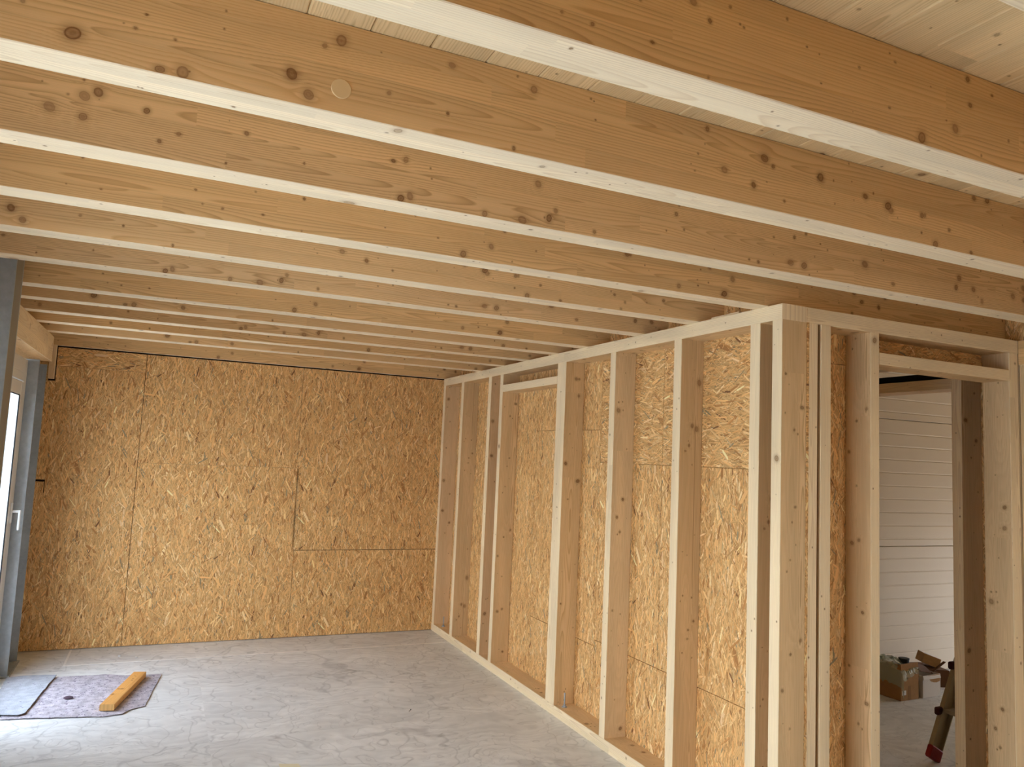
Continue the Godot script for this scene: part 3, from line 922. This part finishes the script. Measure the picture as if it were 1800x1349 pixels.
# ==================================================================== small room and hall behind the door opening
func build_hall() -> void:
	# partition in line with the side wall: stud, header, plate
	var px := 1.700
	var o := timber("wall_stud", Vector3(px, BP, -0.412), Vector3(px + 0.175, H - TP, -0.350), Vector3.UP, Vector3.RIGHT, M.stud)
	o.material_override = M.stud.mats[3]
	tag(o, "shaded stud seen through the door opening, beside the ladder", "stud", "studs of the rear partition")
	o = timber("wall_stud", Vector3(px, BP, -1.262), Vector3(px + SD, H - TP, -1.200), Vector3.UP, Vector3.RIGHT, M.stud)
	tag(o, "stud of the rear partition hidden behind the left door jamb", "stud", "studs of the rear partition")
	o = timber("header", Vector3(px, 2.212, -1.1995), Vector3(px + SD, 2.276, -0.4125), Vector3(0, 0, 1), Vector3.RIGHT, M.stud)
	tag(o, "header of the second opening seen through the doorway", "timber")
	o = timber("top_plate", Vector3(px, H - TP, -2.08), Vector3(px + SD, H, -0.170), Vector3(0, 0, 1), Vector3.RIGHT, M.stud)
	tag(o, "top plate of the rear partition behind the door header", "timber")
	o = timber("sole_plate", Vector3(px, 0, -0.412), Vector3(px + SD, BP, -0.345), Vector3(0, 0, 1), Vector3.RIGHT, M.stud)
	tag(o, "short sole plate under the rear partition stud", "timber")
	var rs := osb_sheet(self, "light_screen", Vector3(px + 0.177, 0.0, -0.412), Vector3(px + 0.192, H, -0.168))  # added, out of view, to keep hall light off the stud
	tag(rs, "strand board strip added to block hall light behind the rear partition stud", "light_blocker")
	var strip := block("gap_strip", Vector3(px + 0.02, 2.277, -1.19), Vector3(px + 0.12, 2.318, -0.42), M.black)  # black block painted in for the shaded gap over the header
	tag(strip, "black strip standing in for the dark gap above the header behind the doorway", "strip")

	# hall shell: ribbed white sandwich panels, end wall with an opening added for light, closing wall
	var zf := -2.10
	var wh := group_node("wall_hall")
	structure(wh, "white wall of ribbed metal sandwich panels in the hall", "wall")
	var seams := [0.004, 1.079, 2.175, 2.655]
	for k in 3:
		var y0: float = seams[k] + 0.002
		var y1: float = seams[k + 1] - 0.002
		var poly := PackedVector2Array()
		poly.append(Vector2(-0.06, y0))
		poly.append(Vector2(-0.005, y0))
		poly.append(Vector2(0.0, y0 + 0.004))
		var y := y0 + 0.055
		while y < y1 - 0.03:
			poly.append(Vector2(0.0, y))
			poly.append(Vector2(-0.0035, y + 0.005))
			poly.append(Vector2(-0.0035, y + 0.009))
			poly.append(Vector2(0.0, y + 0.014))
			y += 0.1135
		poly.append(Vector2(0.0, y1 - 0.004))
		poly.append(Vector2(-0.005, y1))
		poly.append(Vector2(-0.06, y1))
		var st := st_new()
		# local (x, y) -> (z, y), extruded along world x
		add_extrude(st, Transform3D(Basis(Vector3(0, 0, 1), Vector3(0, 1, 0), Vector3(1, 0, 0)), Vector3(0.18, 0, zf)), poly, 6.3)
		put("sandwich_panel", st.commit(), M.panel, wh)
	block("backing", Vector3(0.18, 0.0, zf - 0.11), Vector3(6.6, 2.66, zf - 0.062), M.black, wh)
	var we := group_node("wall_end")
	structure(we, "end wall of the hall with an unseen opening added for light", "wall")
	block("upper_band", Vector3(6.5, 1.3, -2.2), Vector3(6.6, 2.66, -0.1), M.soffit, we)
	block("end_post", Vector3(6.5, 0.0, -2.2), Vector3(6.6, 1.3, -1.95), M.render, we)
	block("end_post", Vector3(6.5, 0.0, -0.35), Vector3(6.6, 1.3, -0.1), M.soffit, we)
	var wc := block("wall_near", Vector3(1.672, 0.0, -0.165), Vector3(6.6, H - 0.001, -0.0015), M.soffit)
	structure(wc, "plain wall closing the hall on the near side", "wall")

	var wc2 := block("wall_upper", Vector3(1.862, H, -0.165), Vector3(6.6, 2.66, -0.0015), M.soffit)
	structure(wc2, "upper band of the plain wall closing the hall", "wall")

	build_boxes()
	build_ladder()

func carton(called: String, at: Vector3, turn: float, w: float, d: float, h: float, mat: Material, flaps: Array, label: String) -> Node3D:
	var root := group_node(called, at)
	root.rotation.y = turn
	tag(root, label, "box", "cardboard boxes in the hall")
	var th := 0.004
	var st := st_new()
	add_box(st, Transform3D(Basis(), Vector3(0, th / 2, 0)), Vector3(w, th, d), 0.001)
	for s in [-1.0, 1.0]:
		add_box(st, Transform3D(Basis(), Vector3(s * (w / 2 - th / 2), h / 2, 0)), Vector3(th, h, d), 0.001)
		add_box(st, Transform3D(Basis(), Vector3(0, h / 2, s * (d / 2 - th / 2))), Vector3(w, h, th), 0.001)
	put("carton_body", st.commit(), mat, root)
	# flaps: [side, angle from vertical outwards, length]; side 0 +x, 1 -x, 2 +z, 3 -z
	for f in flaps:
		var fl := st_new()
		var l: float = f[2]
		var along: float = d - 0.006 if f[0] < 2 else w - 0.006
		add_box(fl, Transform3D(Basis(), Vector3(0, l / 2, 0)), Vector3(along, l, 0.003), 0.0008)
		var o := put("flap", fl.commit(), mat, root)
		var yaw: float = [PI / 2, -PI / 2, 0.0, PI][f[0]]
		var basis := Basis(Vector3.UP, yaw) * Basis(Vector3.RIGHT, f[1])
		var out: Vector3 = Basis(Vector3.UP, yaw) * Vector3(0, 0, 1)
		var reach: float = w / 2 - 0.002 if f[0] < 2 else d / 2 - 0.002
		o.transform = Transform3D(basis, out * reach + Vector3(0, h, 0))
	return root

func build_boxes() -> void:
	var b1 := carton("cardboard_box", Vector3(2.79, 0.0, -1.765), 0.05, 0.206, 0.40, 0.215, M.card, [[2, -0.06, 0.055], [0, 2.98, 0.06], [1, -0.9, 0.06], [3, 0.1, 0.06]], "open brown cardboard box holding a clear plastic bag, with a white sticker")
	put("sticker", box_mesh(Vector3(0.046, 0.034, 0.0008), 0.0002), M.white, b1).position = Vector3(-0.068, 0.058, 0.2006)
	var mark := st_new()
	for k in 3:
		add_box(mark, Transform3D(Basis(), Vector3(-0.075, 0.069 - k * 0.004, 0.2013)), Vector3(0.016, 0.0022, 0.0005), 0.0001)
	put("printed_lines", mark.commit(), M.steel_dark, b1)
	put("packing_tape", box_mesh(Vector3(0.034, 0.105, 0.0006), 0.0002), M.tape, b1).position = Vector3(-0.005, 0.054, 0.2005)
	# crumpled bag spilling over the left front corner
	var bag := st_new()
	var nx := 16
	var ny := 18
	var noise := FastNoiseLite.new()
	noise.seed = 8
	noise.frequency = 1.0
	var pts := []
	for j in ny + 1:
		var row := []
		for i in nx + 1:
			var a := float(i) / nx
			var b := float(j) / ny
			var x := lerpf(-0.125, 0.09, a)
			var z := lerpf(-0.10, 0.235, b)
			var y := 0.235 + 0.05 * sin(a * PI) * sin(minf(b * 1.3, 1.0) * PI)
			if b > 0.78:
				y -= (b - 0.78) * 0.42 * (1.0 - a * 0.8)
				z = lerpf(-0.10, 0.235, 0.78) + (b - 0.78) * 0.10 + 0.045
			if x < -0.098:
				y -= (-0.098 - x) * 4.5
				x = -0.108
			y += noise.get_noise_2d(a * 9.0, b * 9.0) * 0.03
			row.append(Vector3(x, y, z))
		pts.append(row)
	for j in ny:
		for i in nx:
			quad(bag, pts[j][i], pts[j][i + 1], pts[j + 1][i + 1], pts[j + 1][i], Vector2.ZERO, Vector2(1, 0), Vector2.ONE, Vector2(0, 1), Vector3.UP)
	var bo := put("plastic_bag", bag.commit(), M.bag)
	bo.position = Vector3(2.79, 0.0, -1.765)
	bo.rotation.y = 0.05
	tag(bo, "crumpled clear plastic bag spilling out of the open brown box", "bag")
	var tub := st_new()
	add_lathe(tub, Transform3D(), [Vector2(0, 0.0), Vector2(0.032, 0.0), Vector2(0.038, 0.09), Vector2(0.040, 0.092), Vector2(0.040, 0.098), Vector2(0.034, 0.10), Vector2(0, 0.10)], 18)
	var to := put("dark_tub", tub.commit(), M.steel_dark)
	to.position = Vector3(2.855, 0.185, -1.66)
	tag(to, "small dark round tub standing in the open brown box", "tub")
	var pad := put("packing_pad", box_mesh(Vector3(0.19, 0.18, 0.36), 0.006), M.card_dark)
	pad.position = Vector3(2.79, 0.094, -1.765)
	pad.rotation.y = 0.05
	tag(pad, "dark packing filling the open brown box", "padding")

	var b2 := carton("cardboard_box", Vector3(3.040, 0.0, -1.72), 0.06, 0.215, 0.30, 0.165, M.card_white, [[2, 2.9, 0.03]], "white cardboard box with a brown torn patch, between the brown box and the ladder")
	var patch := st_new()
	var poly := PackedVector2Array([Vector2(-0.045, 0.163), Vector2(-0.035, 0.14), Vector2(-0.012, 0.118), Vector2(0.02, 0.108), Vector2(0.06, 0.104), Vector2(0.098, 0.112), Vector2(0.102, 0.163)])
	add_extrude(patch, Transform3D(Basis(), Vector3(0, 0, 0.1501)), poly, 0.0008)
	put("torn_patch", patch.commit(), M.card, b2)
	var lid := put("lid_flap", box_mesh(Vector3(0.20, 0.005, 0.10), 0.001), M.card_dark, b2)
	lid.transform = Transform3D(Basis(Vector3(0, 0, 1), -0.20) * Basis(Vector3.RIGHT, 0.45), Vector3(0.005, 0.192, 0.05))
	lid = put("lid_flap", box_mesh(Vector3(0.16, 0.006, 0.022), 0.001), M.card_dark, b2)
	lid.transform = Transform3D(Basis(Vector3(0, 0, 1), 0.38), Vector3(0.165, 0.202, 0.10))
	var b3 := carton("cardboard_box", Vector3(3.37, 0.0, -1.86), -0.35, 0.24, 0.24, 0.13, M.card_dark, [[0, -1.52, 0.118], [1, -1.52, 0.118]], "dark brown cardboard box half hidden behind the ladder")
	var b4 := group_node("cardboard_box", Vector3(3.36, 0.158, -1.85))
	b4.rotation = Vector3(0, -0.5, -0.32)
	tag(b4, "pale small carton lying tilted on the dark box behind the ladder", "box", "cardboard boxes in the hall")
	put("carton_body", box_mesh(Vector3(0.14, 0.075, 0.12), 0.002), M.card, b4).position = Vector3(0, 0.0385, 0)
	put("paper_top", box_mesh(Vector3(0.136, 0.002, 0.116), 0.0005), M.card_white, b4).position = Vector3(0, 0.0772, 0)

func build_ladder() -> void:
	# step ladder standing in the second opening, leaning away to the right
	var ld := group_node("step_ladder", Vector3(1.800, 0, -0.637))
	tag(ld, "aluminium step ladder with red feet standing behind the doorway", "ladder")
	var lean := Vector3(0.245, 0.44, -0.02).normalized()
	var side := Vector3(0, 0, 1)
	var front := side.cross(lean).normalized()     # towards -x and up
	for k in 2:
		var root := Vector3(0, 0, 0.0 if k == 0 else 0.20)
		var b := Basis(-front, lean, (-front).cross(lean))
		var st := st_new()
		# C-shaped rail, open towards the middle of the ladder
		var s: float = 1.0 if k == 0 else -1.0
		var prof := PackedVector2Array([Vector2(-0.05, -0.014 * s), Vector2(0.05, -0.014 * s), Vector2(0.05, 0.014 * s), Vector2(0.043, 0.014 * s), Vector2(0.043, -0.008 * s), Vector2(-0.043, -0.008 * s), Vector2(-0.043, 0.014 * s), Vector2(-0.05, 0.014 * s)])
		# local extrude axis z -> lean
		add_extrude(st, Transform3D(Basis(b.x, b.z, b.y), root + lean * 0.075), prof, 1.65)
		put("rail", st.commit(), M.alu, ld)
		var ft := st_new()
		add_box(ft, Transform3D(b, root + lean * 0.058), Vector3(0.112, 0.075, 0.036), 0.008)
		put("foot_cap", ft.commit(), M.red, ld).set_meta("label", "red plastic foot")
	for i in 5:
		var at := lean * (0.33 + i * 0.29)
		var st := st_new()
		add_box(st, Transform3D(Basis(), at + Vector3(-0.005, 0, 0.10)), Vector3(0.085, 0.022, 0.17), 0.003)
		var tr := put("tread", st.commit(), M.alu, ld)
		var cp := st_new()
		add_box(cp, Transform3D(Basis(), at + Vector3(-0.074, 0.0, 0.0)), Vector3(0.05, 0.045, 0.03), 0.008)
		put("end_cap", cp.commit(), M.red_dark, tr)
	# rear legs of the A-frame
	for k in 2:
		var top := lean * 1.66 + Vector3(0.03, 0, 0.0 if k == 0 else 0.20)
		var foot := Vector3(top.x + 0.62, 0.0, top.z)
		var dir := (top - foot).normalized()
		var bx := Basis(dir.cross(Vector3(0, 0, 1)).normalized(), dir, Vector3(0, 0, 1))
		var st := st_new()
		add_box(st, Transform3D(bx, foot + dir * ((top - foot).length() / 2.0 + 0.02)), Vector3(0.05, (top - foot).length() - 0.04, 0.024), 0.003)
		put("rear_leg", st.commit(), M.alu, ld)

# ==================================================================== things on the floor
func sheet_mesh(outline: PackedVector2Array, th: float, ripple: float, sd: int, uvs: float) -> ArrayMesh:
	# a soft sheet: outline subdivided, triangulated with interior points, gently rippled, with an edge of its own thickness
	var noise := FastNoiseLite.new()
	noise.seed = sd
	noise.frequency = 1.0
	var edge := PackedVector2Array()
	for i in outline.size():
		var a := outline[i]
		var b := outline[(i + 1) % outline.size()]
		var n := maxi(1, int(a.distance_to(b) / 0.02))
		for k in n:
			var p := a.lerp(b, float(k) / n)
			var nrm := (b - a).normalized().orthogonal()
			edge.append(p + nrm * noise.get_noise_2d(p.x * 14.0, p.y * 14.0) * 0.006 * (1.0 if k > 0 else 0.0))
	var pts := edge.duplicate()
	var lo := edge[0]
	var hi := edge[0]
	for p in edge:
		lo = lo.min(p)
		hi = hi.max(p)
	var x := lo.x + 0.03
	while x < hi.x:
		var y := lo.y + 0.03
		while y < hi.y:
			var p := Vector2(x, y)
			if Geometry2D.is_point_in_polygon(p, edge):
				var far := true
				for e in edge:
					if e.distance_to(p) < 0.018:
						far = false
						break
				if far:
					pts.append(p)
			y += 0.04
		x += 0.04
	var idx := Geometry2D.triangulate_delaunay(pts)
	var height := func(p: Vector2) -> float:
		return th + ripple * (0.5 + 0.5 * noise.get_noise_2d(p.x * 5.0, p.y * 5.0)) + ripple * 0.5 * (0.5 + 0.5 * noise.get_noise_2d(p.x * 17.0, p.y * 17.0))
	var st := st_new()
	for k in range(0, idx.size(), 3):
		var c := (pts[idx[k]] + pts[idx[k + 1]] + pts[idx[k + 2]]) / 3.0
		if not Geometry2D.is_point_in_polygon(c, edge):
			continue
		var p := []
		var uv := []
		for j in 3:
			var q := pts[idx[k + j]]
			p.append(Vector3(q.x, height.call(q), q.y))
			uv.append(q * uvs)
		var n: Vector3 = (p[2] - p[0]).cross(p[1] - p[0]).normalized()
		tri(st, p, uv, n if n.y > 0 else -n)
		var pb := []
		for q in p:
			pb.append(Vector3(q.x, q.y - th, q.z))
		tri(st, pb, uv, Vector3.DOWN)
	var cw := Geometry2D.is_polygon_clockwise(edge)
	for i in edge.size():
		var a := edge[i]
		var b := edge[(i + 1) % edge.size()]
		var d := b - a
		var out := Vector3(d.y, 0, -d.x) * (-1.0 if cw else 1.0)
		var ha: float = height.call(a)
		var hb: float = height.call(b)
		quad(st, Vector3(a.x, ha - th, a.y), Vector3(b.x, hb - th, b.y), Vector3(b.x, hb, b.y), Vector3(a.x, ha, a.y), a * uvs, b * uvs, b * uvs, a * uvs, out)
	return st.commit()

func build_floor_things() -> void:
	var m1 := put("felt_mat", sheet_mesh(PackedVector2Array([Vector2(-2.377, -3.675), Vector2(-2.43, -3.30), Vector2(-2.472, -2.961), Vector2(-2.55, -2.915), Vector2(-2.60, -2.835), Vector2(-2.70, -2.822), Vector2(-3.14, -2.912), Vector2(-3.255, -2.928), Vector2(-3.27, -3.74), Vector2(-3.06, -3.775), Vector2(-2.75, -3.76), Vector2(-2.60, -3.70)]), 0.003, 0.006, 4, 2.0), M.felt)
	m1.position.y = 0.0005
	tag(m1, "large mauve grey speckled felt mat lying flat on the concrete floor", "mat", "felt mats on the floor")
	var m2 := put("felt_mat", sheet_mesh(PackedVector2Array([Vector2(-3.058, -3.79), Vector2(-3.10, -3.35), Vector2(-3.135, -2.97), Vector2(-3.17, -2.945), Vector2(-3.34, -3.02), Vector2(-3.36, -3.80), Vector2(-3.20, -3.82)]), 0.004, 0.007, 14, 2.0), M.felt2)
	m2.position.y = 0.012
	tag(m2, "smaller bluish grey felt mat overlapping the speckled one at the left edge", "mat", "felt mats on the floor")
	# plank: centre line from near to far
	var a := Vector3(-2.690, 0, -2.905)
	var b := Vector3(-2.522, 0, -3.610)
	var dir := (b - a).normalized()
	var pl := put("timber_offcut", timber_mesh((b - a).length(), 0.085, 0.038, M.stud, 0.0025), wood_material(M.stud.mats[4].albedo_texture, Color(0.97, 0.85, 0.66)))
	var up := Vector3.UP
	var wide := up.cross(dir)
	pl.transform = Transform3D(Basis(dir, wide, dir.cross(wide)), (a + b) / 2.0 + Vector3(0, 0.0315, 0))
	tag(pl, "short orange brown timber offcut lying on the speckled felt mat", "timber")
	var st := st_new()
	add_lathe(st, Transform3D(), [Vector2(0, 0.0), Vector2(0.0035, 0.0), Vector2(0.0035, 0.002), Vector2(0.0016, 0.003), Vector2(0.0016, 0.042), Vector2(0, 0.047)], 10)
	var nail := put("loose_screw", st.commit(), M.steel_dark)
	nail.transform = Transform3D(Basis(Vector3.UP, 1.0) * Basis(Vector3(0, 0, 1), PI / 2.0), Vector3(-0.868, 0.004, -2.416))
	tag(nail, "dark loose screw lying on the open concrete floor", "screw")
	var paper := put("paper_scrap", sheet_mesh(PackedVector2Array([Vector2(-1.80, -1.775), Vector2(-1.70, -1.745), Vector2(-1.69, -1.66), Vector2(-1.80, -1.68)]), 0.0012, 0.003, 6, 1.0), plain(Color(0.90, 0.86, 0.74), 0.8))
	paper.position.y = 0.0005
	tag(paper, "cream paper scrap on the floor at the bottom edge", "paper")
	var spots := [[Vector2(-2.681, -4.276), "tiny white crumb near the back wall, left of its pair"], [Vector2(-2.558, -4.209), "tiny white crumb near the back wall, right of its pair"]]
	for s in spots:
		var c := st_new()
		add_lathe(c, Transform3D(Basis.from_euler(Vector3(0.3, s[0].x * 9.0, 0.2)), Vector3.ZERO), [Vector2(0, -0.004), Vector2(0.010, -0.002), Vector2(0.012, 0.001), Vector2(0.006, 0.005), Vector2(0, 0.006)], 6)
		var o := put("plaster_crumb", c.commit(), M.white)
		o.position = Vector3(s[0].x, 0.006, s[0].y)
		tag(o, s[1], "crumb", "plaster crumbs")
	var lump := st_new()
	add_lathe(lump, Transform3D(Basis.from_euler(Vector3(0.2, 0.4, 0.1)), Vector3.ZERO), [Vector2(0, -0.006), Vector2(0.016, -0.004), Vector2(0.022, 0.001), Vector2(0.013, 0.008), Vector2(0, 0.010)], 9)
	var lo := put("felt_tuft", lump.commit(), plain(Color(0.33, 0.27, 0.31), 0.95))
	lo.position = Vector3(-2.93, 0.016, -3.23)
	lo.scale = Vector3(1.4, 1.0, 0.8)
	tag(lo, "dark tuft of fluff on the speckled felt mat", "fluff")
